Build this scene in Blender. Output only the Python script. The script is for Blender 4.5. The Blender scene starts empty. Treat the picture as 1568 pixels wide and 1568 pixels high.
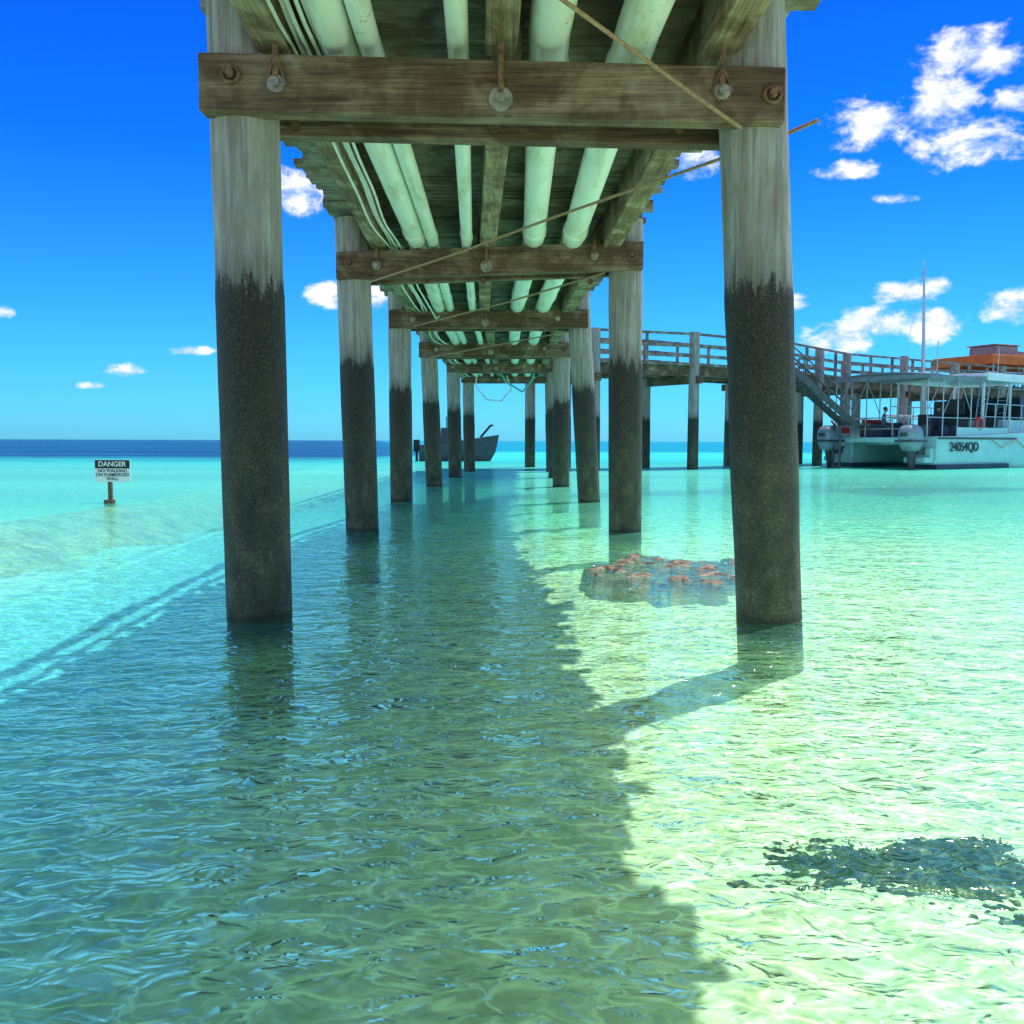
import bpy, math, random
from mathutils import Vector, Matrix, Euler, noise
random.seed(7)
scene=bpy.context.scene
F=1450.0; C0=784.0; CH=1.2
PITCH=math.atan(109/F); ROLL=math.radians(0.2)
Rm=(Euler((math.pi/2-PITCH,0,0)).to_matrix() @ Matrix.Rotation(ROLL,3,'Z'))
def ray(px,py):
    return Rm@Vector(((px-C0)/F,-(py-C0)/F,-1))
def at(px,py,d):
    r=ray(px,py); return Vector((0,0,CH))+r*(d/r.y)
def on(px,py,z=0.0):
    r=ray(px,py); return Vector((0,0,CH))+r*((z-CH)/r.z)
cam=bpy.data.cameras.new("camera"); co=bpy.data.objects.new("camera",cam)
scene.collection.objects.link(co); co.location=(0,0,CH); co.rotation_euler=Rm.to_euler()
cam.sensor_width=36; cam.lens=36*F/1568; cam.clip_start=0.05; cam.clip_end=9000
scene.camera=co
scene.view_settings.view_transform='Standard'

# ---------------- node helpers
class NT:
    def __init__(s,nt): s.nt=nt; s.n=nt.nodes; s.l=nt.links
    def node(s,t,**kw):
        n=s.n.new(t)
        for k,v in kw.items(): setattr(n,k,v)
        return n
    def set(s,sock,v):
        if isinstance(v,bpy.types.NodeSocket): s.l.new(v,sock)
        else: sock.default_value=v
    def m(s,op,a,b=None,c=None,clamp=False):
        n=s.node('ShaderNodeMath',operation=op); n.use_clamp=clamp
        s.set(n.inputs[0],a)
        if b is not None: s.set(n.inputs[1],b)
        if c is not None: s.set(n.inputs[2],c)
        return n.outputs[0]
    def vm(s,op,a,b,c=None,out=0):
        n=s.node('ShaderNodeVectorMath',operation=op); s.set(n.inputs[0],a); s.set(n.inputs[1],b)
        if c is not None: s.set(n.inputs[2],c)
        return n.outputs[out]
    def mr(s,v,a,b,c=0.0,d=1.0,smooth=True):
        n=s.node('ShaderNodeMapRange'); n.interpolation_type='SMOOTHSTEP' if smooth else 'LINEAR'
        s.set(n.inputs[0],v); n.inputs[1].default_value=a; n.inputs[2].default_value=b
        n.inputs[3].default_value=c; n.inputs[4].default_value=d; return n.outputs[0]
    def noise(s,vec,scale,detail=3,rough=0.5,dist=0.0):
        n=s.node('ShaderNodeTexNoise'); s.set(n.inputs['Vector'],vec)
        n.inputs['Scale'].default_value=scale; n.inputs['Detail'].default_value=detail
        n.inputs['Roughness'].default_value=rough; n.inputs['Distortion'].default_value=dist
        return n.outputs[0]
    def mix(s,f,a,b,mode='MIX'):
        n=s.node('ShaderNodeMix',data_type='RGBA',blend_type=mode)
        s.set(n.inputs[0],f)
        for i,v in ((6,a),(7,b)):
            if isinstance(v,tuple) and len(v)==3: v=(*v,1)
            s.set(n.inputs[i],v)
        return n.outputs[2]
    def ramp(s,f,stops):
        n=s.node('ShaderNodeValToRGB'); s.set(n.inputs[0],f)
        e=n.color_ramp.elements
        while len(e)<len(stops): e.new(0.5)
        for i,(p,c) in enumerate(stops):
            e[i].position=p; e[i].color=(*c,1)
        return n.outputs[0]
    def scalev(s,v,sc): return s.vm('MULTIPLY',v,sc)
    def bump(s,h,strength,dist,normal=None):
        n=s.node('ShaderNodeBump'); n.inputs['Strength'].default_value=strength
        n.inputs['Distance'].default_value=dist; s.set(n.inputs['Height'],h)
        if normal is not None: s.set(n.inputs['Normal'],normal)
        return n.outputs[0]
def newmat(name):
    m=bpy.data.materials.new(name); m.use_nodes=True; t=NT(m.node_tree)
    for n in list(t.n):
        if n.type!='OUTPUT_MATERIAL' and n.type!='BSDF_PRINCIPLED': t.n.remove(n)
    p=[n for n in t.n if n.type=='BSDF_PRINCIPLED'][0]
    return m,t,p
def P3(t): return t.node('ShaderNodeNewGeometry').outputs['Position']
def plain(name,col,rough=0.5,metal=0.0,var=0.25,scale=4.0,bump=0.0):
    m,t,p=newmat(name); pos=t.node('ShaderNodeTexCoord').outputs['Object']
    n=t.noise(pos,scale,4,0.65)
    dark=tuple(c*(1-var) for c in col); lite=tuple(min(1,c*(1+var)) for c in col)
    c=t.ramp(n,[(0.35,dark),(0.65,lite)])
    t.set(p.inputs['Base Color'],c); p.inputs['Roughness'].default_value=rough; p.inputs['Metallic'].default_value=metal
    return m
def wood(name,axis,c1,c2,c3,rough=0.85):
    m,t,p=newmat(name); pos=P3(t)
    sc=[14.0,14.0,14.0]; sc[axis]=0.8
    g=t.noise(t.scalev(pos,tuple(sc)),1.0,4,0.65,0.4)
    sc2=[60.0,60.0,60.0]; sc2[axis]=2.0
    g2=t.noise(t.scalev(pos,tuple(sc2)),1.0,2,0.7)
    big=t.noise(pos,1.9,4,0.65,0.5)
    f=t.m('ADD',t.m('MULTIPLY',g,0.55),t.m('MULTIPLY',g2,0.45))
    c=t.ramp(f,[(0.32,c1),(0.5,c2),(0.68,c3)])
    c=t.mix(t.mr(big,0.42,0.60),t.mix(1.0,c,(0.52,0.42,0.35),'MULTIPLY'),c)
    c=t.mix(t.mr(big,0.60,0.72,0,0.6),c,(0.40,0.35,0.29))
    t.set(p.inputs['Base Color'],c); p.inputs['Roughness'].default_value=rough
    t.set(p.inputs['Normal'],t.bump(f,0.9,0.02))
    return m
M={}
M['beam']=wood('weathered_beam_wood',0,(0.070,0.042,0.026),(0.205,0.13,0.082),(0.40,0.285,0.20))
M['joist']=wood('joist_wood',1,(0.12,0.075,0.045),(0.32,0.22,0.14),(0.55,0.42,0.29))
M['deck']=wood('deck_board_wood',0,(0.16,0.12,0.10),(0.29,0.235,0.19),(0.44,0.38,0.32))
M['greywood']=wood('grey_rail_wood',0,(0.16,0.15,0.13),(0.28,0.27,0.25),(0.42,0.41,0.38))
M['steel']=plain('galvanised_steel',(0.34,0.30,0.26),0.5,0.6,0.35,20)
M['rust']=plain('rusty_steel',(0.20,0.10,0.055),0.75,0.2,0.5,25,0.003)
M['dsteel']=plain('dark_painted_steel',(0.09,0.10,0.10),0.6,0.2,0.4,6)
M['black']=plain('black_rubber',(0.02,0.02,0.02),0.7,0,0.3,10)
M['white']=plain('white_gelcoat',(0.78,0.80,0.80),0.3,0,0.05,2)
M['aqua_refl']=plain('gelcoat_water_reflection',(0.38,0.68,0.66),0.3,0,0.08,2)  # white hull; turquoise reflection of the water is put into the colour
M['navy']=plain('navy_antifoul',(0.01,0.03,0.08),0.5,0,0.3,3)
M['grey']=plain('grey_cowling',(0.25,0.31,0.36),0.35,0.1,0.12,3)
M['dgrey']=plain('dark_grey_plastic',(0.06,0.065,0.07),0.5,0,0.2,5)
M['alu']=plain('aluminium_tube',(0.45,0.48,0.5),0.35,0.6,0.1,5)
M['canvas']=plain('grey_canvas',(0.20,0.23,0.26),0.8,0,0.2,3)
M['orange']=plain('orange_canvas',(0.72,0.13,0.02),0.7,0,0.15,2)
M['red']=plain('red_plastic',(0.6,0.03,0.02),0.5,0,0.1,5)
M['glass']=plain('tinted_window',(0.015,0.03,0.04),0.08,0,0.2,2)
M['skin']=plain('skin',(0.42,0.22,0.14),0.6,0,0.08,10)
M['cloth']=plain('dark_shirt',(0.03,0.04,0.08),0.85,0,0.2,10)
M['hair']=plain('dark_hair',(0.03,0.02,0.015),0.8,0,0.3,40)
M['cablew']=plain('white_cable',(0.74,0.70,0.62),0.5,0,0.15,6)
M['rope']=plain('rope_fibre',(0.36,0.21,0.12),0.9,0,0.3,40)
M['hose']=plain('teal_hose',(0.08,0.5,0.42),0.5,0,0.1,8)
def pipemat():
    m,t,p=newmat('stained_pvc'); pos=P3(t)
    n=t.noise(t.scalev(pos,(6,1.0,6)),1.0,4,0.65)
    n2=t.noise(pos,14.0,4,0.75)
    c=t.ramp(n,[(0.34,(0.70,0.62,0.44)),(0.5,(0.90,0.86,0.78)),(0.7,(0.93,0.91,0.88))])
    c=t.mix(t.mr(n2,0.62,0.70,0,0.85),c,(0.38,0.25,0.12))
    t.set(p.inputs['Base Color'],c); p.inputs['Roughness'].default_value=0.4
    return m
M['pvc']=pipemat()
def pilemat():
    m,t,p=newmat('tidal_pile'); pos=P3(t)
    sx=t.node('ShaderNodeSeparateXYZ'); t.set(sx.inputs[0],pos); z=sx.outputs[2]
    grain=t.noise(t.scalev(pos,(22,22,0.9)),1.0,4,0.7,0.3)
    fine=t.noise(pos,60.0,3,0.75)
    med=t.noise(t.scalev(pos,(1,1,0.5)),7.0,4,0.65)
    up=t.ramp(grain,[(0.30,(0.16,0.135,0.115)),(0.5,(0.335,0.305,0.28)),(0.68,(0.46,0.43,0.40))])
    up=t.mix(t.mr(med,0.42,0.66,0,0.5),up,(0.25,0.195,0.145))
    dark=t.ramp(fine,[(0.38,(0.009,0.007,0.005)),(0.54,(0.030,0.023,0.014)),(0.70,(0.13,0.108,0.07))])
    dark=t.mix(t.mr(med,0.42,0.66,0,0.55),dark,(0.050,0.036,0.02))
    lower=t.ramp(t.m('ADD',t.m('MULTIPLY',fine,0.5),t.m('MULTIPLY',med,0.5)),[(0.40,(0.028,0.030,0.017)),(0.53,(0.080,0.080,0.042)),(0.66,(0.21,0.20,0.12))])
    low=t.mr(t.m('ADD',z,t.m('MULTIPLY',med,1.2)),1.0,2.6,1,0)
    dark=t.mix(low,dark,lower)
    streak=t.noise(t.scalev(pos,(11,11,1.4)),1.0,6,0.8)
    zz=t.m('ADD',z,t.m('MULTIPLY',t.m('SUBTRACT',streak,0.5),-0.75))
    zz=t.m('ADD',zz,t.m('MULTIPLY',t.m('SUBTRACT',fine,0.5),0.22))
    k=t.mr(zz,2.16,2.25,0,1)
    damp=t.mr(zz,2.18,2.55,0.62,1)
    cc=t.node('ShaderNodeCombineXYZ')
    for i in range(3): t.set(cc.inputs[i],damp)
    up=t.mix(1.0,up,cc.outputs[0],'MULTIPLY')
    rs=t.m('MULTIPLY',t.mr(t.noise(t.scalev(pos,(9,9,0.6)),1.0,3,0.6),0.56,0.68),t.mr(z,2.5,3.4,0,0.6))
    up=t.mix(rs,up,(0.22,0.11,0.05))
    c=t.mix(k,dark,up)
    c=t.mix(t.mr(t.m('ADD',z,t.m('MULTIPLY',med,0.08)),0.05,0.12,0.8,0),c,(0.012,0.014,0.01))
    c=t.mix(t.mr(t.m('ADD',z,t.m('MULTIPLY',med,0.12)),-0.22,-0.0,1,0),c,t.mix(fine,(0.34,0.38,0.24),(0.60,0.62,0.42)))
    t.set(p.inputs['Base Color'],c)
    t.set(p.inputs['Roughness'],t.mr(k,0,1,0.62,0.9))
    h=t.m('ADD',t.m('MULTIPLY',fine,t.mr(k,0,1,1.0,0.2)),t.m('MULTIPLY',grain,0.5))
    t.set(p.inputs['Normal'],t.bump(h,0.9,0.02))
    return m
M['pile']=pilemat()

# ---------------- mesh builder
import bmesh
class MB:
    def __init__(s): s.v=[]; s.f=[]; s.sm=[]
    def add(s,vs,fs,smooth=False):
        o=len(s.v); s.v+= [tuple(v) for v in vs]; s.f+=[tuple(i+o for i in f) for f in fs]; s.sm+=[smooth]*len(fs)
    def box(s,c,size,rot=None):
        hx,hy,hz=[k/2 for k in size]
        vs=[Vector((a*hx,b*hy,d*hz)) for a in(-1,1) for b in(-1,1) for d in(-1,1)]
        if rot is not None: vs=[rot@v for v in vs]
        c=Vector(c); vs=[v+c for v in vs]
        s.add(vs,[(0,1,3,2),(4,6,7,5),(0,4,5,1),(2,3,7,6),(0,2,6,4),(1,5,7,3)])
    def beam(s,a,b,w,h):
        a=Vector(a); b=Vector(b); d=b-a; L=d.length; y=d.normalized()
        x=y.cross(Vector((0,0,1)))
        if x.length<1e-3: x=Vector((1,0,0))
        x.normalize(); z=x.cross(y)
        R=Matrix((x,y,z)).transposed()
        s.box((a+b)/2,(w,L,h),R)
    def tube(s,path,r,seg=12,cap=True):
        path=[Vector(p) for p in path]; n=len(path)
        rs=r if isinstance(r,(list,tuple)) else [r]*n
        t0=(path[1]-path[0]).normalized(); up=Vector((0,0,1)) if abs(t0.z)<0.9 else Vector((1,0,0))
        x=t0.cross(up).normalized(); vs=[]
        for i,p in enumerate(path):
            t=(path[min(i+1,n-1)]-path[max(i-1,0)]).normalized()
            x=(x-t*x.dot(t)).normalized(); y=t.cross(x)
            for k in range(seg):
                a=2*math.pi*k/seg; vs.append(p+(x*math.cos(a)+y*math.sin(a))*rs[i])
        fs=[(i*seg+k,i*seg+(k+1)%seg,(i+1)*seg+(k+1)%seg,(i+1)*seg+k) for i in range(n-1) for k in range(seg)]
        s.add(vs,fs,True)
        if cap:
            s.add(vs[:seg],[tuple(range(seg))[::-1]]); s.add(vs[-seg:],[tuple(range(seg))])
    def torus(s,c,R,r,nrm=(0,1,0),seg=24,sub=8):
        c=Vector(c); n=Vector(nrm).normalized(); x=n.orthogonal().normalized(); y=n.cross(x); vs=[]
        for i in range(seg):
            a=2*math.pi*i/seg; d=x*math.cos(a)+y*math.sin(a)
            for j in range(sub):
                b=2*math.pi*j/sub; vs.append(c+d*(R+r*math.cos(b))+n*r*math.sin(b))
        fs=[(i*sub+j,((i+1)%seg)*sub+j,((i+1)%seg)*sub+(j+1)%sub,i*sub+(j+1)%sub) for i in range(seg) for j in range(sub)]
        s.add(vs,fs,True)
    def loft(s,rings,smooth=True,closed=True,cap=True):
        n=len(rings[0]); vs=[v for r in rings for v in r]
        fs=[(i*n+k,i*n+(k+1)%n,(i+1)*n+(k+1)%n,(i+1)*n+k) for i in range(len(rings)-1) for k in range(n if closed else n-1)]
        s.add(vs,fs,smooth)
        if cap: s.add(rings[0],[tuple(range(n))[::-1]]); s.add(rings[-1],[tuple(range(n))])
    def build(s,name,mat,parent=None,bevel=0):
        me=bpy.data.meshes.new(name); me.from_pydata(s.v,[],s.f); me.validate()
        for p,f in zip(me.polygons,s.sm): p.use_smooth=f
        bm=bmesh.new(); bm.from_mesh(me); bmesh.ops.recalc_face_normals(bm,faces=bm.faces); bm.to_mesh(me); bm.free()
        me.materials.append(mat); o=bpy.data.objects.new(name,me); scene.collection.objects.link(o)
        if parent: o.parent=parent
        if bevel:
            b=o.modifiers.new('bevel','BEVEL'); b.width=bevel; b.segments=2; b.limit_method='ANGLE'
        return o
def empty(name,loc=(0,0,0),rz=0):
    e=bpy.data.objects.new(name,None); scene.collection.objects.link(e); e.location=loc; e.rotation_euler=(0,0,rz); e.empty_display_size=0.2; return e
def text(name,body,size,mat,loc,rot,parent,ext=0.002,off=0.02):
    c=bpy.data.curves.new(name,'FONT'); c.body=body; c.size=size; c.extrude=ext; c.align_x='CENTER'; c.align_y='CENTER'
    c.offset=size*off
    o=bpy.data.objects.new(name,c); scene.collection.objects.link(o); o.location=loc; o.rotation_euler=rot; o.parent=parent
    c.materials.append(mat); return o

# ---------------- jetty
jetty=empty('jetty')
BD=[-0.9,6.4,12.6,18.7,24.9,31.0,37.0]
CX=[0.25,0.02,-0.24,-0.42,-0.46,-0.42,-0.42]
def cx(y):
    if y<=BD[0]: return CX[0]+(BD[0]-y)*0.035
    for i in range(len(BD)-1):
        if y<=BD[i+1]:
            t=(y-BD[i])/(BD[i+1]-BD[i]); return CX[i]*(1-t)+CX[i+1]*t
    return CX[-1]
ZD=4.08; ZB=3.66
piles=[ (1,(375,180),(398,950)),(1,(1153,190),(1177,935)),(2,(542,430),(555,812)),(2,(958,415),(957,812)),
 (3,(612,505),(615,767)),(3,(888,505),(902,767)),(4,(657,548),(665,743)),(4,(860,548),(859,743)),
 (5,(694,570),(697,729)),(5,(848,570),(850,729)),(6,(717,587),(719,719)),(6,(843,587),(845,719))]
plist=[]
for b,tp,bt in piles:
    d=BD[b]; T=at(*tp,d); B=at(*bt,d)
    plist.append((d,T.x,T.z,B.x,B.z))
plist+= [(-0.9,-1.55,3.3,-1.5,0),(-0.9,1.95,3.3,2.0,0)]
PX={}
for i,(d,tx,tz,bx,bz) in enumerate(plist):
    mb=MB(); path=[];rs=[]
    for k in range(40):
        z=-1.3+(ZD+1.29)*k/39; u=(z-bz)/(tz-bz); x=bx+(tx-bx)*u
        path.append((x,d,z)); rs.append(0.222-0.010*(1-u)+0.008*noise.noise(Vector((i*7,0,z*1.5)))+(0.006 if z<2.2 else 0))
    mb.tube(path,rs,40); mb.build('pile_%d'%(i+1),M['pile'],jetty)
    PX.setdefault(d,[]).append((bx+(tx-bx)*(3.4-bz)/(tz-bz)))
beams={1:((302,79,169),(1204,102,188)),2:((514,386,427),(986,369,412)),3:((595,474,502),(901,474,502)),
       4:((641,524,547),(875,524,547)),5:((684,552,570),(856,552,570)),6:((706,571,586),(845,571,586))}
def quadbox(mb,l,r,lt,lb,rt,rb,y0,y1):
    vs=[(l,y0,lb),(r,y0,rb),(r,y0,rt),(l,y0,lt),(l,y1,lb),(r,y1,rb),(r,y1,rt),(l,y1,lt)]
    mb.add(vs,[(0,1,2,3),(5,4,7,6),(4,0,3,7),(1,5,6,2),(3,2,6,7),(4,5,1,0)])
bolts=MB(); nuts=MB(); straps=MB()
for b,(L,R) in beams.items():
    d=BD[b]; yf=d-0.20
    a0=at(L[0],L[1],yf-0.1); a1=at(L[0],L[2],yf-0.1); b0=at(R[0],R[1],yf-0.1); b1=at(R[0],R[2],yf-0.1)
    mb=MB(); quadbox(mb,a0.x,b0.x,a0.z,a1.z,b0.z,b1.z,yf-0.1,yf+0.06)
    mb.build('cross_beam_front_%d'%b,M['beam'],jetty,0.012)
    mb=MB(); quadbox(mb,a0.x+0.12,b0.x-0.15,a0.z-.01,a1.z+0.0,b0.z-.01,b1.z+0.0,d+0.16,d+0.30)
    mb.build('cross_beam_back_%d'%b,M['beam'],jetty,0.012)
    yb=yf-0.1
    xl,xr=PX[d][0],PX[d][1]; zc=(a0.z+a1.z)/2; zr=(b0.z+b1.z)/2
    w=b0.x-a0.x
    for x,z in ((xl-0.0,zc+0.04),(xr+0.05,zr)):
        straps.torus((x,yb-0.008,z),0.05,0.014)
        nuts.tube([(x,yb+0.01,z),(x,yb-0.05,z)],0.03,6)
    c=cx(d)
    for off,zz,rr in ((-1.5,-0.13,0.055),(-0.10,-0.19,0.075),(1.28,-0.11,0.05)):
        x=c+off; t=(x-a0.x)/w; zt=a0.z*(1-t)+b0.z*t; zm=zt+zz-0.06
        straps.tube([(x,yb-0.02,zt+0.10),(x,yb-0.028,zt),(x,yb-0.024,zm+0.03)],0.02,8)
        bolts.tube([(x,yb+0.005,zm),(x,yb-0.032,zm)],rr,20); bolts.tube([(x,yb-0.03,zm),(x,yb-0.07,zm)],0.03,6)
        if abs(off)>1:
            straps.tube([(x-0.006,yb-0.02,zt-0.02),(x-0.06,yb-0.02,zm),(x,yb-0.02,zm-0.07),(x+0.06,yb-0.02,zm),(x+0.006,yb-0.02,zt-0.02)],0.011,6)
    for x in (xl+0.3,c-0.15,xr-0.45):
        nuts.tube([(x,d+0.17,a1.z+0.05),(x,d+0.13,a1.z+0.05)],0.04,12)
bolts.build('washer_bolts',M['steel'],jetty); nuts.build('nuts',M['rust'],jetty); straps.build('tie_straps',M['rust'],jetty)
ys=[-6]+BD+[38.6]
def offs(v,y):
    a,b=v; t=min(1,max(0,(y-6.2)/6.2)); return a*(1-t)+b*t
k=0
for v,w in (((-1.55,-1.52),0.20),((-0.10,-0.12),0.20),((1.29,1.47),0.22)):
    for i in range(len(ys)-1):
        k+=1; y0,y1=ys[i],ys[i+1]; mb=MB()
        j=0.0 if i%2 else 0.03
        mb.beam((cx(y0)+offs(v,y0)+j,y0-0.1,(ZB+ZD)/2+0.003*k%0.01),(cx(y1)+offs(v,y1)+j,y1-0.103,(ZB+ZD)/2),w,ZD-ZB-0.006)
        mb.build('joist_%d'%k,M['joist'],jetty,0.012)
mb=MB(); y=-6.0; i=0
while y<38.8:
    w=0.145; gap=0.004 if i%11 else 0.014
    l=-2.08+random.uniform(-0.09,0.08); r=1.87+random.uniform(-0.11,0.14)
    c=cx(y); z=ZD+0.035+random.uniform(0,0.010)
    mb.box((c+(l+r)/2,y+w/2,z),(r-l,w,0.06),Matrix.Rotation(random.uniform(-0.12,0.12),3,'X')@Matrix.Rotation(random.uniform(-.002,.002),3,'Z'))
    y+=w+gap; i+=1
mb.build('deck_boards',M['deck'],jetty)
rail=MB(); y=-5.5
while y<38:
    for s,e in ((-1,-2.0),(1,1.80)):
        rail.box((cx(y)+e,y,4.75),(0.1,0.1,1.2))
    y+=3.05
for i in range(len(ys)-1):
    y0,y1=ys[i],ys[i+1]
    for e in (-2.0,1.8):
        for z in (5.38,4.85):
            rail.beam((cx(y0)+e+0.06*(z<5),y0,z),(cx(y1)+e+0.06*(z<5),y1,z),0.12 if z>5 else 0.05,0.06 if z>5 else 0.12)
rail.build('handrail',M['greywood'],jetty)
def runpipe(name,v,z,r,mat,sag=0.0,y0=-5,y1=38,wob=0.0):
    mb=MB(); pts=[]; y=y0
    while y<=y1:
        t=0
        for q in range(len(BD)-1):
            if BD[q]<=y<=BD[q+1]: t=(y-BD[q])/(BD[q+1]-BD[q])
        s=sag*4*t*(1-t)
        pts.append((cx(y)+offs(v,y)+wob*noise.noise(Vector((y*0.6,z*9,r*50))),y,z-s)); y+=0.4
    mb.tube(pts,r,20)
    if r>0.05:
        yy=1.7
        while yy<y1:
            c=Vector((cx(yy)+offs(v,yy),yy,z-sag*0.5)); mb.tube([c-Vector((0,.11,0)),c+Vector((0,.11,0))],r*1.10,20); yy+=5.1
    return mb.build(name,mat)
zt=ZB-0.02
runpipe('pipe',(-1.16,-1.0),zt+0.135,0.125,M['pvc'])
runpipe('pipe',(-0.95,-0.79),zt+0.10,0.075,M['pvc'])
runpipe('pipe',(-0.38,-0.36),zt+0.09,0.07,M['pvc'])
runpipe('pipe',(0.20,0.50),zt+0.15,0.135,M['pvc'])
runpipe('pipe',(0.76,1.0),zt+0.15,0.14,M['pvc'])
for kk,(o1,o2,z,r,sg) in enumerate(((-1.36,-1.32,3.72,0.016,0.05),(-1.31,-1.28,3.70,0.013,0.12),(-1.40,-1.36,3.71,0.011,0.2),(-1.25,-1.22,3.70,0.012,0.16))):
    runpipe('cable',(o1,o2),z,r,M['cablew'],sg,wob=0.06)
def rod(name,pts,r,mat):
    mb=MB(); mb.tube(pts,r,8); return mb.build(name,mat)
rod('bracing_rod',[at(800,-45,5.1),at(862,0,5.3),at(1076,155,5.98),at(1136,197,6.03)],0.013,M['rope'])
rod('bracing_rod',[at(1252,184,6.3),at(1186,213,6.55),at(1104,243,7.2),at(850,332,9.3),at(700,388,11.0),at(566,432,12.2)],0.014,M['rope'])
rod('bracing_rod',[at(925,418,12.3),at(780,462,15.5),at(625,502,18.6)],0.014,M['rope'])
rod('bracing_rod',[at(885,505,18.6),at(655,548,24.7)],0.014,M['rope'])
rod('hanging_hose',[at(733,560,33),at(728,590,33),at(745,612,33.2),at(768,614,33.5),at(783,596,33.6),at(776,575,33.6)],0.025,M['cablew'])
rod('hanging_hose',[at(760,560,33),at(775,585,33),at(800,600,33.1),at(815,582,33.1),at(820,560,33.2)],0.035,M['hose'])
rod('hanging_cable',[at(600,372,12.2),at(618,380,12.4),at(640,440,15),at(668,488,18.0),at(690,470,20)],0.014,M['cablew'])

# ---------------- far wharf
wharf=empty('wharf')
line=[Vector((-1.6,39.0,0)),Vector((3.4,39.4,0)),Vector((7.8,41.0,0)),Vector((12.9,44.6,0)),Vector((17.5,50.0,0)),Vector((30,58.5,0)),Vector((60,74,0))]
ztop=4.55
dk=MB(); sb=MB(); pl=MB(); rl=MB()
for i in range(len(line)-1):
    a,b=line[i],line[i+1]; d=(b-a).normalized(); n=Vector((-d.y,d.x,0)); L=(b-a).length
    dk.beam(a+n*1.5+Vector((0,0,ztop-0.06)),b+n*1.5+Vector((0,0,ztop-0.06)),3.3+0.01*i,0.12)
    for o in (0.1,1.5,2.9):
        sb.beam(a+n*o+Vector((0,0,ztop-0.34)),b+n*o+Vector((0,0,ztop-0.34)),0.2,0.42)
    m=max(1,round(L/4.4)); step=L/m
    for q in range(m):
        p=a+d*(q*step)
        if i==0 and q==0: continue
        for o in (0.0,3.0):
            pp=p+n*o
            top=ztop-0.5
            if o==0 and i>=1: top=ztop+1.15+random.uniform(0,0.25)
            pl.tube([(pp.x,pp.y,-1.5),(pp.x,pp.y,1),(pp.x,pp.y,top)],[0.25,0.24,0.22],20)
        sb.beam(p-n*0.4+Vector((0,0,ztop-0.72)),p+n*3.4+Vector((0,0,ztop-0.72)),0.22,0.32)
    if i>=1:
        m2=max(1,round(L/1.9))
        for o in (-0.1,3.1):
            for q in range(m2):
                p=a+d*(L*q/m2)+n*o; rl.box((p.x,p.y,ztop+0.6),(0.12,0.12,1.2))
            for z in (1.22,0.72,0.3):
                rl.beam(a+n*o+Vector((0,0,ztop+z)),b+n*o+Vector((0,0,ztop+z)),0.10,0.10 if z>1 else 0.13)
dk.build('wharf_deck',M['greywood'],wharf); sb.build('wharf_bearers',M['beam'],wharf)
pl.build('wharf_piles',M['pile'],wharf); rl.build('wharf_rails',M['greywood'],wharf)
mb=MB(); q=at(812,600,43.5); mb.tube([(q.x,43.5,-1.5),(q.x,43.5,5)],0.24,20); mb.build('wharf_pile_back',M['pile'],wharf)
gang=empty('gangway_stairs'); mb=MB(); mr=MB()
A=Vector((12.3,43.0,4.5)); B=Vector((15.4,43.8,2.1)); dd=(B-A); nn=Vector((-dd.y,dd.x,0)).normalized()
for o in (-0.45,0.45):
    mb.beam(A+nn*o,B+nn*o,0.08,0.3)
    mr.tube([A+nn*o+Vector((0,0,1.0)),B+nn*o+Vector((0,0,1.0))],0.035,8)
    mr.tube([A+nn*o+Vector((0,0,.55)),B+nn*o+Vector((0,0,.55))],0.025,8)
    for q in range(6):
        p=A+dd*q/5+nn*o; mr.tube([p,p+Vector((0,0,1.0))],0.03,8)
for q in range(13):
    p=A+dd*(q+0.5)/13; mb.box(p,(0.26,0.86,0.05),Matrix.Rotation(math.atan2(dd.y,dd.x),3,'Z'))
mb.box(B+Vector((0.4,0.25,-0.1)),(1.1,1.2,0.12))
for sy in (-0.2,0.7): mb.tube([B+Vector((-0.35,sy,-0.1)),B+Vector((-0.35,sy,-3.6))],0.06,10)
mb.build('stair_flight',M['dsteel'],gang); mr.build('stair_rails',M['dsteel'],gang)

# ---------------- catamaran
TH=math.radians(35)
ss=Vector((18.2,42.0,0))
hd=Vector((math.cos(TH),math.sin(TH),0)); pt=Vector((-hd.y,hd.x,0))
cat=empty('catamaran',ss+pt*2.1,TH)
def hull(mb,yc,L,wid,z0,z1,x0=0,keel=-0.35):
    rings=[]
    for i in range(17):
        u=i/16; x=x0+L*u
        w=wid/2*(1 if u<0.5 else max(0.03,1-((u-0.5)/0.5)**2.2))*(0.9+0.1*min(1,u*4))
        zt=z0+(z1-z0)*u**1.6; xo=u**6*0.5
        rings.append([Vector((x+xo*1.0,yc-w,zt)),Vector((x+xo*.6,yc-w*0.98,0.55)),Vector((x,yc-w*0.8,0.02)),Vector((x-0.2*u,yc-w*0.25,keel)),
                      Vector((x-0.2*u,yc+w*0.25,keel)),Vector((x,yc+w*0.8,0.02)),Vector((x+xo*.6,yc+w*0.98,0.55)),Vector((x+xo,yc+w,zt))])
    mb.loft(rings,False)
mb=MB(); bs=MB(); st=MB()
for yc in (-2.1,2.1):
    hull(mb,yc,12.5,1.35,1.45,1.95)
    bs.loft([[Vector((x,yc+s*(0.70)*k,z)) for s,z in ((-1,0.02),(-1,0.22),(1,0.22),(1,0.02))] for x,k in ((-0.01,0.93),(3,1.0),(6,1.0))],False)
    st.box((3.3,yc-0.70,1.38),(6.6,0.05,0.09)); st.box((3.3,yc+0.70,1.38),(6.6,0.05,0.09))
    mb.box((-0.35,yc,0.42),(0.7,1.0,0.22)); mb.box((-0.12,yc,0.72),(0.3,1.0,0.4))
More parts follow.
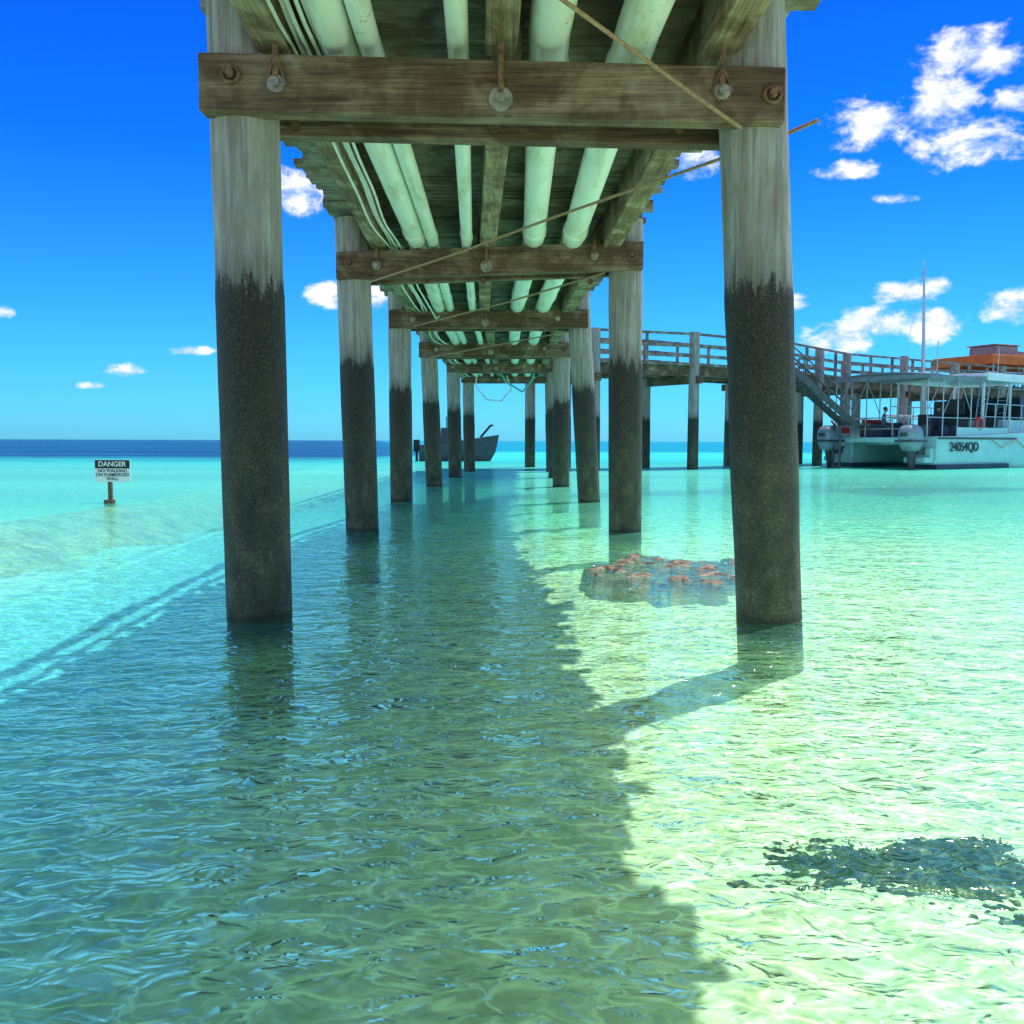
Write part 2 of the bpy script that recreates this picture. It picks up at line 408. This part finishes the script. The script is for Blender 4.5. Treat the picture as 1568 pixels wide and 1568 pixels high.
mb.box((6.2,0,1.25),(10.5,3.2,0.35))
mb.box((-0.0,0,1.30),(1.2,3.0,0.22))
mb.box((4.2,-2.45,1.68),(4.4,0.06,0.4)); mb.box((3.2,2.45,1.75),(6.4,0.06,0.5))
def cab(mb,x0,x1,w,z0,z1,sl):
    vs=[(x0,-w,z0),(x1+sl,-w,z0),(x1+sl,w,z0),(x0,w,z0),(x0+0.1,-w+.15,z1),(x1,-w+.15,z1),(x1,w-.15,z1),(x0+0.1,w-.15,z1)]
    mb.add(vs,[(0,3,2,1),(4,5,6,7),(0,1,5,4),(1,2,6,5),(2,3,7,6),(3,0,4,7)])
cab(mb,6.8,9.6,2.2,1.42,2.3,0.9)
mb.build('hulls',M['aqua_refl'],cat,0.03); bs.build('boot_stripe',M['navy'],cat); st.build('rub_rail',M['dgrey'],cat)
mb=MB(); cab(mb,8.4,9.3,2.06,2.3,3.45,0.3); mb.build('cabin_windows',M['glass'],cat)
RZ=0.62
mb=MB()
mb.box((7.2,0,3.72+RZ),(5.8,4.9,0.16)); mb.box((7.2,0,3.58+RZ),(5.5,4.6,0.14)); mb.box((7.2,-2.47,3.64+RZ),(5.6,0.05,0.36))
for x in (4.6,7.0,9.7):
    for y in (-2.2,2.2): mb.tube([(x,y,1.4),(x,y,3.6+RZ)],0.06,10)
mb.build('hardtop_roof',M['white'],cat,0.04)
mb=MB()
rings=[]; AZo=0.45
for i in range(9):
    x=-0.3+4.6*i/8; z=3.75+AZo+0.05*math.sin(i*math.pi/2)
    rings.append([Vector((x,-2.4+4.8*j/8,z+0.16*math.sin(math.pi*j/8)-0.02*(i%2))) for j in range(9)]+[Vector((x,2.4-4.8*j/8,z-0.05+0.16*math.sin(math.pi*j/8))) for j in range(9)])
mb.loft(rings,False)
mb.box((2.0,-2.42,4.08),(4.6,0.03,0.22)); mb.box((-0.32,0,4.10),(0.03,4.8,0.20))
mb.build('aft_awning',M['canvas'],cat)
mb=MB(); AT=3.72+AZo
for x in (-0.2,1.0,2.2,3.3,4.2):
    for y in (-2.35,2.35): mb.tube([(x,y,1.4),(x,y,AT)],0.03,8)
    mb.tube([(x,-2.35,AT),(x,0,AT+.12),(x,2.35,AT)],0.025,8)
for y in (-2.35,2.35):
    mb.tube([(-0.2,y,AT),(4.3,y,AT)],0.03,8); mb.tube([(-0.2,y,2.3),(4.3,y,2.3)],0.025,8)
    mb.tube([(-0.2,y,2.6),(1.0,y,AT)],0.02,8); mb.tube([(3.3,y,2.6),(2.2,y,AT)],0.02,8); mb.tube([(1.0,y,2.4),(2.2,y,AT)],0.02,8)
    mb.tube([(4.3,y,3.0),(9.6,y,3.0)],0.025,8); mb.tube([(4.3,y,2.4),(9.6,y,2.4)],0.025,8)
    for x in (5.4,6.2,7.8): mb.tube([(x,y,1.4),(x,y,3.0)],0.025,8)
for z in (1.8,2.3): mb.tube([(-0.25,-1.5,z),(-0.25,1.5,z)],0.025,8)
for y in (-1.5,-0.7,0.7,1.5): mb.tube([(-0.25,y,1.4),(-0.25,y,2.3)],0.025,8)
for x in (4.45,6.2):
    for y in (-2.3,-1.85): mb.tube([(x,y,1.4),(x+0.5,y,4.1)],0.03,8)
    for q in range(8): mb.tube([(x+.055*q,-2.3,1.7+.3*q),(x+.055*q,-1.85,1.7+.3*q)],0.02,6)
mb.tube([(6,1,4.3),(6,1,6.3)],0.025,6); mb.tube([(8,-1,4.3),(8.1,-1,5.9)],0.02,6)
for x in (10,11,12):
    mb.tube([(x,-2.6+0.02*x,1.7),(x,-2.6+0.02*x,2.5)],0.02,6)
mb.tube([(9,-2.4,2.5),(12.3,-2.2,2.6)],0.02,6)
mb.build('railing_tubes',M['alu'],cat)
mb=MB(); mb.box((1.0,1.2,1.75),(1.2,0.5,0.6)); mb.box((2.8,-1.2,1.7),(0.6,1.6,0.5)); mb.box((4.2,0.4,2.0),(0.5,0.6,1.1)); mb.box((3.0,1.6,1.8),(1.6,0.5,0.7))
mb.box((0.7,-1.6,1.7),(0.6,0.4,0.55)); mb.box((6.0,0.3,1.95),(0.8,1.6,1.0)); mb.box((6.0,0.3,2.9),(0.1,1.6,0.7)); mb.box((7.3,-1.4,1.9),(0.9,0.6,0.9)); mb.box((5.3,-1.7,1.7),(0.7,0.5,0.5))
mb.build('benches_and_lockers',M['dgrey'],cat,0.04)
mb=MB()
for x,y,r in ((1.6,-2.0,0.28),(4.9,1.2,0.3),(5.1,-0.6,0.25),(3.6,-2.0,0.25),(6.8,0.9,0.3)):
    rg=[]
    for i in range(7):
        a=math.pi*(i+0.2)/6.4; rg.append([Vector((x+r*math.sin(a)*math.cos(t*.785)*(1+.2*math.sin(t*3+x)),y+r*math.sin(a)*math.sin(t*.785),1.45+r+r*math.cos(a)*0.9)) for t in range(8)])
    mb.loft(rg)
mb.build('gear_bags',M['cloth'],cat)
mb=MB(); mb.torus((3.9,-2.42,2.05),0.27,0.07,(0,1,0)); mb.box((-0.1,1.9,1.75),(0.5,0.35,0.3)); mb.box((2.2,2.0,2.1),(1.6,0.12,0.35)); mb.tube([(-0.6,2.3,2.2),(-0.2,2.3,1.9),(0.9,2.3,1.6)],0.05,8)
mb.box((0.5,2.5,1.55),(1.5,0.08,0.18))
mb.build('red_gear',M['red'],cat,0.02)
mb=MB(); mb.tube([(4.2,-2.83,1.4),(5.2,-2.86,0.95),(6.5,-2.85,1.35)],0.02,6); mb.tube([(6.5,-2.85,1.35),(7.5,-2.8,0.9),(8.8,-2.75,1.4)],0.02,6); mb.build('mooring_rope',M['rope'],cat)
text('registration_number','24054QD',0.58,M['black'],(2.1,-2.80,0.98),(math.pi/2,0,0),cat,0.012,0.005)
def outboard(yc,idx):
    o=empty('outboard_motor_%d'%idx,(-0.85,yc,0.02)); o.parent=cat; o.scale=(1.2,1.2,1.12)
    mb=MB(); rings=[]
    prof=[(0.70,0.22,0.20),(0.78,0.34,0.28),(1.0,0.42,0.33),(1.3,0.46,0.35),(1.5,0.43,0.33),(1.66,0.34,0.27),(1.74,0.18,0.15)]
    for z,a,b in prof:
        r=[]
        for k in range(24):
            t=2*math.pi*k/24; cs,sn=math.cos(t),math.sin(t)
            r.append(Vector((-0.12+a*math.copysign(abs(cs)**0.6,cs)-0.05*(z-1),b*math.copysign(abs(sn)**0.6,sn),z)))
        rings.append(r)
    mb.loft(rings,True); mb.build('cowling',M['grey'],o)
    mb=MB(); mb.box((-0.12,0,1.10),(0.93,0.72,0.09)); mb.box((-0.60,0,1.35),(0.03,0.30,0.16)) 
    mb.build('cowling_band',M['dgrey'],o)
    mb=MB()
    rings=[]
    for z,a,b,xx in ((0.75,0.26,0.16,-0.08),(0.4,0.2,0.12,-0.06),(0.05,0.15,0.08,-0.05),(-0.25,0.14,0.05,-0.05)):
        rings.append([Vector((xx+a*math.cos(2*math.pi*k/16),b*math.sin(2*math.pi*k/16),z)) for k in range(16)])
    mb.loft(rings,True); mb.box((-0.12,0,0.02),(0.6,0.34,0.03))
    mb.tube([(0.25,0,-0.3),(0.1,0,-0.3),(-0.35,0,-0.3)],[0.03,0.09,0.07],12)
    for k in range(3):
        a=k*2.09; mb.box((-0.42,0.12*math.cos(a),-0.3+0.12*math.sin(a)),(0.03,0.14,0.2),Matrix.Rotation(a,3,'X'))
    mb.box((0.3,0,0.72),(0.45,0.42,0.3))
    mb.build('leg_and_bracket',M['dgrey'],o,0.01)
outboard(-2.1,1); outboard(2.1,2)
def person(name,parent,loc,rz,shirt):
    e=empty(name,loc,rz); e.parent=parent
    J=[((0,0,0.5),.13,.15),((0,0,0.75),.12,.15),((0.02,0,1.0),.11,.17),((0.04,0,1.12),.055,.06),((0.07,0,1.2),.05,.05)]
    vs=[j[0] for j in J]; rad=[(j[1],j[2]) for j in J]; es=[(0,1),(1,2),(2,3),(3,4)]
    def chain(par,pts,rs):
        p=par
        for q,r in zip(pts,rs):
            vs.append(q); rad.append((r,r)); es.append((p,len(vs)-1)); p=len(vs)-1
    for s in (-1,1):
        chain(2,[(0.02,s*0.20,1.0),(0.10,s*0.25,0.74),(0.32,s*0.16,0.68),(0.40,s*0.13,0.67)],[.055,.045,.035,.04])
        chain(0,[(0.05,s*0.1,0.48),(0.45,s*0.13,0.50),(0.48,s*0.13,0.08),(0.6,s*0.14,0.04)],[.09,.065,.045,.04])
    me=bpy.data.meshes.new('body'); me.from_pydata(vs,es,[]); o=bpy.data.objects.new('body',me); scene.collection.objects.link(o); o.parent=e
    sk=o.modifiers.new('skin','SKIN')
    for i,r in enumerate(rad): me.skin_vertices[0].data[i].radius=r
    me.skin_vertices[0].data[0].use_root=True
    o.modifiers.new('sub','SUBSURF').levels=1; o.modifiers['sub'].render_levels=2
    me.materials.append(shirt)
    mb=MB(); rings=[]
    for i in range(9):
        a=math.pi*(i+0.3)/9.2; z=1.33+0.13*math.cos(a); r=math.sin(a)
        rings.append([Vector((0.08+0.10*r*math.cos(t*math.pi/8)*(1.0 if i<5 else 0.92),0.078*r*math.sin(t*math.pi/8),z)) for t in range(16)])
    mb.loft(rings); mb.box((0.185,0,1.31),(0.03,0.025,0.04)); mb.build('head',M['skin'],e)
    mb=MB(); rings=[]
    for i in range(5):
        a=math.pi*(i+0.2)/9; z=1.345+0.135*math.cos(a); r=math.sin(a)
        rings.append([Vector((0.07+0.108*r*math.cos(t*math.pi/8),0.088*r*math.sin(t*math.pi/8),z)) for t in range(16)])
    mb.loft(rings); mb.build('hair',M['hair'],e)
person('seated_person',cat,(2.6,-1.2,1.42),math.radians(200),M['cloth'])
person('seated_person_2',cat,(1.9,1.2,1.42),math.radians(-60),M['canvas'])

# ---------------- boats behind the wharf
b2=empty('canopy_boat',(32.0,62,0),math.radians(25))
mb=MB(); hull(mb,0,14,4.2,2.0,2.6,-4,-0.5); cab(mb,-1,5,1.7,2.0,3.6,0.6); mb.build('hull',M['white'],b2,0.03)
mb=MB(); mb.box((1.2,0,6.55),(10.5,4.4,0.1)); mb.box((1.2,-2.2,6.27),(10.5,0.04,0.56)); mb.box((1.2,2.2,6.27),(10.5,0.04,0.56)); mb.box((-4.05,0,6.27),(0.04,4.4,0.56)); mb.build('orange_canopy',M['orange'],b2,0.03)
mb=MB()
for x in (-3.8,-1,1.5,4,6.2):
    for y in (-2.1,2.1): mb.tube([(x,y,2),(x,y,6.4)],0.05,8)
mb.build('canopy_posts',M['alu'],b2)
mb=MB(); mb.box((-1.2,0,6.95),(2.0,2,0.7)); mb.box((0.6,0,6.8),(1.0,1.5,0.5)); mb.box((-1.2,0,7.36),(2.3,2.2,0.08)); mb.build('flybridge',M['canvas'],b2,0.04)
sb2=empty('sailboat',(22.4,52.0,0),math.radians(30))
mb=MB(); hull(mb,0,9,2.6,1.3,1.7,-3,-0.4); cab(mb,-0.5,3.5,0.8,1.3,1.9,0.5); mb.build('hull',M['white'],sb2,0.03)
mb=MB(); mt=at(1427,412,52)
mb.tube([(0,0,1.6),(-0.10,0,6.5),(-0.28,0,mt.z)],[0.12,0.09,0.05],10); mb.box((-0.25,0,mt.z-0.1),(0.5,0.05,0.05)); mb.tube([(-0.1,0,7.0),(0.15,0,4.5)],0.02,6)
mb.tube([(-.28,0,mt.z),(-2.8,0,1.4)],0.008,5); mb.tube([(0,0,2.6),(-3,0,2.6)],0.06,8)
mb.torus((-0.28,0,mt.z+0.2),0.14,0.02)
mb.build('mast_and_rigging',M['alu'],sb2)
# small dark workboat seen between the far piles
wbp=on(642,706,0); wb=empty('work_boat',wbp,math.radians(8))
mb=MB(); hull(mb,0,4.2,1.7,0.95,1.55,0,-0.25); cab(mb,1.2,2.3,0.55,1.0,1.95,0.2); mb.build('hull',M['dgrey'],wb,0.02)
mb=MB(); mb.box((-0.15,0,0.9),(0.35,0.35,0.7)); mb.tube([(-0.15,0,0.6),(-0.15,0,-0.3)],0.08,8); mb.tube([(3.6,0,1.4),(4.2,0,2.1),(4.35,0,2.1)],0.07,8); mb.tube([(1.6,0,1.9),(1.6,0,2.6)],0.03,6); mb.build('outboard_and_fittings',M['black'],wb,0.02)

# ---------------- warning sign
sp=on(168,770,0); sg=empty('warning_sign',sp)
def sat(px,py): return at(px,py,sp.y)-sp
a=sat(145,704); b=sat(200,738); cxs=(a.x+b.x)/2; W=b.x-a.x; Hh=a.z-b.z
mb=MB(); mb.box((0,0.05,(a.z-0.6)/2),(0.07,0.07,a.z+0.55)); mb.box((0,0,0.0),(0.16,0.16,0.12)); mb.build('post',M['beam'],sg,0.005)
mb=MB(); mb.box((cxs,0,(a.z+b.z)/2),(W,0.025,Hh)); mb.build('board',M['white'],sg,0.004)
mb=MB(); mb.box((cxs,-0.015,a.z-Hh*0.2),(W*0.98,0.006,Hh*0.38)); mb.build('black_header',M['black'],sg)
zt2=a.z
text('danger_text','DANGER',0.13,M['white'],(cxs,-0.022,zt2-Hh*0.2),(math.pi/2,0,0),sg)
for i,tx in enumerate(('NO WALKING','ON SUBMERGED','WALL')):
    text('text_%d'%i,tx,0.085,M['black'],(cxs,-0.016,zt2-Hh*(0.50+0.18*i)),(math.pi/2,0,0),sg,0.002,0.01)

# ---------------- sea floor, water
RC=on(1030,868,0)
def grid(name,xs,ysl,zf,mat):
    vs=[(x,y,zf(x,y)) for y in ysl for x in xs]; n=len(xs)
    fs=[(j*n+i,j*n+i+1,(j+1)*n+i+1,(j+1)*n+i) for j in range(len(ysl)-1) for i in range(n-1)]
    me=bpy.data.meshes.new(name); me.from_pydata(vs,[],fs); me.materials.append(mat)
    for p in me.polygons: p.use_smooth=True
    o=bpy.data.objects.new(name,me); scene.collection.objects.link(o); return o
def spaced(lo,hi,step,far):
    a=[lo+step*i for i in range(int((hi-lo)/step)+1)]
    s=step; v=a[-1]
    while v<far: s*=1.5; v+=s; a.append(v)
    s=step; v=a[0]; pre=[]
    while v>-far: s*=1.5; v-=s; pre.append(v)
    return pre[::-1]+a
def sm(a,b,x):
    t=min(1,max(0,(x-a)/(b-a))); return t*t*(3-2*t)
def zbed(x,y):
    z=-0.42-0.7*sm(10,45,y)-5*sm(60,200,y)
    z-=0.30*(1-sm(-2.5,0.5,x))*sm(-6,-3,x)
    z+=0.06*noise.noise(Vector((x*0.35,y*0.35,3)))
    if abs(x)<15 and y<32: z+=0.035*noise.noise(Vector((x*1.8,y*2.2,9)))+0.035*noise.noise(Vector((x*4.2,y*5.0,19)))
    z+=1.9*sm(-2.5,-14,y)  # unseen beach behind the camera, added to bounce sunlight onto the piles
    g=math.exp(-((x-RC.x-0.2)/2.0)**2-((y-RC.y)/1.9)**2)
    z=z*(1-g)+(-0.085)*g
    return z
m,t,p=newmat('sand'); pos=P3(t)
big=t.noise(pos,0.55,4,0.6,0.6); fn=t.noise(t.scalev(pos,(1,1.5,1)),5.0,4,0.65,1.0)
c=t.ramp(fn,[(0.32,(0.64,0.66,0.42)),(0.5,(0.86,0.85,0.62)),(0.66,(0.95,0.93,0.76))])
c=t.mix(t.mr(big,0.55,0.72,0,0.5),c,(0.44,0.58,0.36))
t.set(p.inputs['Base Color'],c); p.inputs['Roughness'].default_value=0.95; p.inputs['Specular IOR Level'].default_value=0.0
grid('seabed',spaced(-10,10,0.09,4000),spaced(-2,16,0.09,4500),zbed,m)

m=bpy.data.materials.new('sea_water'); m.use_nodes=True; t=NT(m.node_tree)
for n in list(t.n):
    if n.type=='BSDF_PRINCIPLED': t.n.remove(n)
out=[n for n in t.n if n.type=='OUTPUT_MATERIAL'][0]
pos=P3(t); sx=t.node('ShaderNodeSeparateXYZ'); t.set(sx.inputs[0],pos); X,Y=sx.outputs[0],sx.outputs[1]
rot=t.node('ShaderNodeMapping'); t.set(rot.inputs['Vector'],pos); rot.inputs['Rotation'].default_value=(0,0,math.radians(-24)); rot.inputs['Scale'].default_value=(0.62,1.0,1)
rp=rot.outputs[0]
w1=t.noise(rp,11.5,2,0.6,0.7); w2=t.noise(rp,2.8,2,0.5,0.3)
h=t.m('ADD',t.m('MULTIPLY',w1,0.042),t.m('MULTIPLY',w2,0.09))
nrm=t.bump(h,1.0,1.0)
fr=t.node('ShaderNodeFresnel'); fr.inputs['IOR'].default_value=1.34; t.set(fr.inputs['Normal'],nrm)
glo=t.node('ShaderNodeBsdfGlossy'); glo.inputs['Roughness'].default_value=0.06; t.set(glo.inputs['Normal'],nrm); glo.inputs['Color'].default_value=(1,1,1,1)
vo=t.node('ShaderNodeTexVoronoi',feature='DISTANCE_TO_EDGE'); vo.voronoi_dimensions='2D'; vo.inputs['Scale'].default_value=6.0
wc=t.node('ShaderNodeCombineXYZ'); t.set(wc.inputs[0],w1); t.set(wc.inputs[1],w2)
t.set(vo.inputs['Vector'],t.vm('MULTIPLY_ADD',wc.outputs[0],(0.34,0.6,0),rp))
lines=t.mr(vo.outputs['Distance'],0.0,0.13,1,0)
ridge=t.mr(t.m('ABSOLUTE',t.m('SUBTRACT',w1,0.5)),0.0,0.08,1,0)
caus=t.m('ADD',0.80,t.m('ADD',t.m('MULTIPLY',lines,0.42),t.m('MULTIPLY',ridge,0.22)))  # caustic light pattern, painted into the surface's transmission colour
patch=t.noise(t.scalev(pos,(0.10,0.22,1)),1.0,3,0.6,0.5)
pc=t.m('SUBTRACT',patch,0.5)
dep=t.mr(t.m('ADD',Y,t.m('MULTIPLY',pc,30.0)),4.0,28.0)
sky_blue=t.mr(t.m('ADD',X,t.m('MULTIPLY',pc,2.5)),-3.0,0.4,1,0)  # blue tint painted in for sky reflected in the shaded water
sky_blue=t.m('MULTIPLY',sky_blue,t.mr(X,-5.2,-3.4,0.25,1))
near=t.mix(sky_blue,(0.77,1.0,0.86),(0.30,0.84,1.0))
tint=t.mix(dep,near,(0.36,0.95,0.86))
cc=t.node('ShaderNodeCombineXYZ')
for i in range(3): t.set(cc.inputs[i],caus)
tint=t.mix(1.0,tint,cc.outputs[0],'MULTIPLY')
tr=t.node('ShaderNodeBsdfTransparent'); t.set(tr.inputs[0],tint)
def mixs(f,a,b):
    n=t.node('ShaderNodeMixShader'); t.set(n.inputs[0],f); t.l.new(a,n.inputs[1]); t.l.new(b,n.inputs[2]); return n.outputs[0]
far=t.mr(Y,20,60); 
deepL=t.mr(t.m('ADD',X,t.m('MULTIPLY',Y,0.14)),-4.0,14.0,1,0)
Yn=t.m('ADD',Y,t.m('ADD',t.m('MULTIPLY',pc,14.0),t.m('MULTIPLY',deepL,44.0)))
vfar=t.mr(Yn,90,116)
c1=t.mix(far,(0.20,0.82,0.52),(0.05,0.58,0.52))
c2=t.mix(deepL,(0.01,0.27,0.38),(0.010,0.050,0.17))
dcol=t.mix(vfar,c1,c2)
dcol=t.mix(t.mr(t.noise(t.scalev(pos,(0.02,0.12,1)),1.0,3,0.6),0.4,0.7,0,0.35),dcol,(0.01,0.30,0.34))
df=t.node('ShaderNodeBsdfDiffuse'); t.set(df.inputs[0],dcol)
sfac=t.m('ADD',t.mr(Y,3,40,0.10,0.7),t.mr(Y,45,70,0,0.29))
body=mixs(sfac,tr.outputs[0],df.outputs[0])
gl=t.mr(Y,10,60,1.0,0.30)
fin=mixs(t.m('MULTIPLY',fr.outputs[0],gl,clamp=True),body,glo.outputs[0])
t.l.new(fin,out.inputs['Surface'])
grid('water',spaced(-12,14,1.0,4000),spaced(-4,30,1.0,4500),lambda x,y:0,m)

m2,t,p=newmat('submerged_wall_stone'); pos=P3(t)
c=t.ramp(t.noise(pos,2.5,5,0.7),[(0.35,(0.50,0.38,0.18)),(0.6,(0.88,0.68,0.38))]); t.set(p.inputs['Base Color'],c); p.inputs['Roughness'].default_value=0.95
wl=[Vector((-8.6,-8,0)),Vector((-8.4,2,0)),on(-120,822),on(0,800),on(170,775),on(350,742),on(450,722),on(530,708)]
mb=MB(); rings=[]
for i in range(len(wl)-1):
    for k in range(12):
        q=wl[i].lerp(wl[i+1],k/12); w=0.62+0.2*noise.noise(q*0.9)
        zb=zbed(q.x,q.y)-0.15
        rings.append([Vector((q.x-w*3.2,q.y,zb)),Vector((q.x-w*1.0,q.y,-0.11)),Vector((q.x,q.y,-0.02+0.03*noise.noise(q*2))),Vector((q.x+w*1.0,q.y,-0.11)),Vector((q.x+w*3.2,q.y,zb))])
mb.loft(rings,True,False,False); mb.build('submerged_wall',m2)

m3,t,p=newmat('reef_rock_stone'); pos=P3(t)
nz=t.noise(pos,8.0,5,0.8,0.8)
c=t.ramp(nz,[(0.42,(0.05,0.038,0.022)),(0.50,(0.25,0.18,0.11)),(0.62,(0.50,0.38,0.26))])
sx=t.node('ShaderNodeSeparateXYZ'); t.set(sx.inputs[0],pos)
c=t.mix(t.mr(t.m('ADD',sx.outputs[2],t.m('MULTIPLY',nz,0.10)),-0.10,0.03,1,0),c,(0.62,0.60,0.38))
t.set(p.inputs['Base Color'],c); p.inputs['Roughness'].default_value=0.9
t.set(p.inputs['Normal'],t.bump(nz,1.0,0.05))
def rock(name,c,rx,ry,base,top,mat,seed,n,amp,pw=2.5,fq=4.0,steep=1.6,edge=0.9,follow=False):
    vs=[]
    for j in range(n):
        for i in range(n):
            u=-1+2*i/(n-1); v=-1+2*j/(n-1); r=math.hypot(u,v)
            k=max(0,1-r**pw*(1.0+edge*noise.noise(Vector((u*1.8,v*1.8,seed)))+0.5*edge*noise.noise(Vector((u*4.5,v*4.5,seed+2)))))
            if r>0.97: k=0
            nn=noise.noise(Vector((u*fq,v*fq,seed)))+0.5*noise.noise(Vector((u*fq*2.3,v*fq*2.3,seed+5)))
            x,y=c[0]+u*rx,c[1]+v*ry
            b,tp=(base,top) if not follow else (zbed(x,y)+base,zbed(x,y)+top)
            vs.append((x,y,b+(tp-b)*min(1,k*steep)+amp*nn*min(1,k*2)))
    fs=[(j*n+i,j*n+i+1,(j+1)*n+i+1,(j+1)*n+i) for j in range(n-1) for i in range(n-1)]
    mm=MB(); mm.add(vs,fs,True); return mm.build(name,mat)
rock('reef_rock',RC,0.95,1.15,-0.55,-0.004,m3,4.2,110,0.034,1.5,4.0,2.2,1.0)
m4,t,p=newmat('weedy_coral'); pos=P3(t)
c=t.ramp(t.noise(pos,10.0,5,0.8),[(0.40,(0.014,0.016,0.006)),(0.53,(0.085,0.080,0.030)),(0.64,(0.40,0.38,0.22))]); t.set(p.inputs['Base Color'],c); p.inputs['Roughness'].default_value=0.95; p.inputs['Specular IOR Level'].default_value=0.0
q=on(1405,1325,-0.40)
cor=rock('weedy_coral_patch',q,0.80,0.46,-0.05,0.016,m4,8.8,220,0.022,1.6,16.0,1.3,0.8,True)
mb=MB()
for i in range(2600):
    a=random.uniform(0,6.28); r=random.random()**0.7
    if random.random()<r*0.7: continue
    bx=q.x+0.55*r*math.cos(a); by=q.y+0.30*r*math.sin(a)
    if noise.noise(Vector((bx*6,by*6,1)))<-0.05: continue
    L=random.uniform(0.008,0.022); th=random.uniform(0,6.28); dx,dy=math.cos(th)*L,math.sin(th)*L; w=0.004
    z0=zbed(bx,by)+0.015; px_,py_=-dy/L*w,dx/L*w
    mb.add([(bx-px_,by-py_,z0),(bx+px_,by+py_,z0),(bx+dx+px_*.5,by+dy+py_*.5,z0+L*0.6),(bx+dx-px_*.5,by+dy-py_*.5,z0+L*0.6)],[(0,1,2,3)])
mb.build('fronds',m4,cor)

# ---------------- world
wd=bpy.data.worlds.new('World'); scene.world=wd; wd.use_nodes=True; t=NT(wd.node_tree)
try: wd.cycles.sampling_method='MANUAL'; wd.cycles.sample_map_resolution=256
except Exception as e: print(e)
bg=[n for n in t.n if n.type=='BACKGROUND'][0]
Ld=Vector((-1.4,-1.45,-4.5)); EL=math.atan2(4.5,math.hypot(1.4,1.45)); AZ=math.atan2(1.4,1.45)
sky=t.node('ShaderNodeTexSky'); sky.sky_type='NISHITA'; sky.sun_disc=False; sky.sun_elevation=EL; sky.sun_rotation=AZ
sky.air_density=1.0; sky.dust_density=0.3; sky.ozone_density=2.0
tc=t.node('ShaderNodeTexCoord').outputs['Generated']
sx=t.node('ShaderNodeSeparateXYZ'); t.set(sx.inputs[0],tc)
el=t.m('ARCSINE',sx.outputs[2]); az=t.m('ARCTAN2',sx.outputs[0],sx.outputs[1])
eln=t.m('DIVIDE',el,math.pi/2,clamp=True)
grade=t.ramp(eln,[(0.0,(0.12,0.52,1.0)),(0.06,(0.08,0.48,1.0)),(0.18,(0.014,0.30,1.0)),(0.36,(0.006,0.14,0.96)),(0.65,(0.85,1.0,1.0))])  # upper end brightened above the frame to add fill light
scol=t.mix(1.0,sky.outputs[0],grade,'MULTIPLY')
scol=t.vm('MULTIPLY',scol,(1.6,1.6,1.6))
clouds=[(1475,78,52,26),(1530,95,40,18),(1335,188,52,28),(1440,165,48,36),(1485,215,62,26),(1300,262,38,12),(1372,303,26,7),(1062,240,36,24),(452,292,44,26),
 (500,452,28,18),(578,455,24,20),(190,568,26,9),(295,537,32,6),(140,590,18,5),(0,478,14,10),(1392,447,42,15),(1548,470,34,20),(1218,462,20,12),
 (1290,515,52,20),(1345,495,44,22),(1425,500,44,22),(1552,148,28,16)]
pv=t.node('ShaderNodeCombineXYZ'); t.set(pv.inputs[0],az); t.set(pv.inputs[1],el); P=pv.outputs[0]
acc=None
for (px,py,rx,ry) in clouds:
    r=ray(px,py).normalized(); a0=math.atan2(r.x,r.y); e0=math.asin(r.z)
    ia=F/(rx*1.22); ie=F/(ry*1.22)
    v=t.vm('MULTIPLY_ADD',P,(ia,ie,0),(-a0*ia,-e0*ie,0)); d2=t.vm('DOT_PRODUCT',v,v,out=1)
    acc=d2 if acc is None else t.m('MINIMUM',acc,d2)
nv=t.vm('MULTIPLY',P,(1,1.5,0))
cn=t.noise(nv,28.0,6,0.62,0.2); cn2=t.noise(nv,85.0,3,0.6)
base=t.m('ADD',t.m('SUBTRACT',1.0,t.m('MINIMUM',acc,3.0)),t.m('MULTIPLY',t.m('SUBTRACT',cn,0.5),3.8))
base=t.m('ADD',base,t.m('MULTIPLY',t.m('SUBTRACT',cn2,0.5),1.0))
cm=t.mr(base,-0.1,1.2)
fill_clouds=t.m('MULTIPLY',t.mr(t.m('ABSOLUTE',az),0.9,1.4),t.mr(t.noise(tc,4.0,3,0.6),0.46,0.58))  # unseen bright clouds behind the camera, added as fill light
cm=t.m('MAXIMUM',cm,fill_clouds)
ccol=t.mix(t.mr(cn,0.40,0.60),(5.2,6.3,7.6),(8.8,8.9,9.0))
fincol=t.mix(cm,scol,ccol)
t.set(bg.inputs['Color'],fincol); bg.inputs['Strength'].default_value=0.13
sl=bpy.data.lights.new('sun','SUN'); sl.energy=5.0; sl.angle=math.radians(0.5); sl.color=(1.0,0.97,0.90)
try: sl.cycles.use_multiple_importance_sampling=False
except Exception as e: print(e)
so=bpy.data.objects.new('sun',sl); scene.collection.objects.link(so); so.rotation_euler=Ld.to_track_quat('-Z','Y').to_euler(); so.location=(10,10,30)
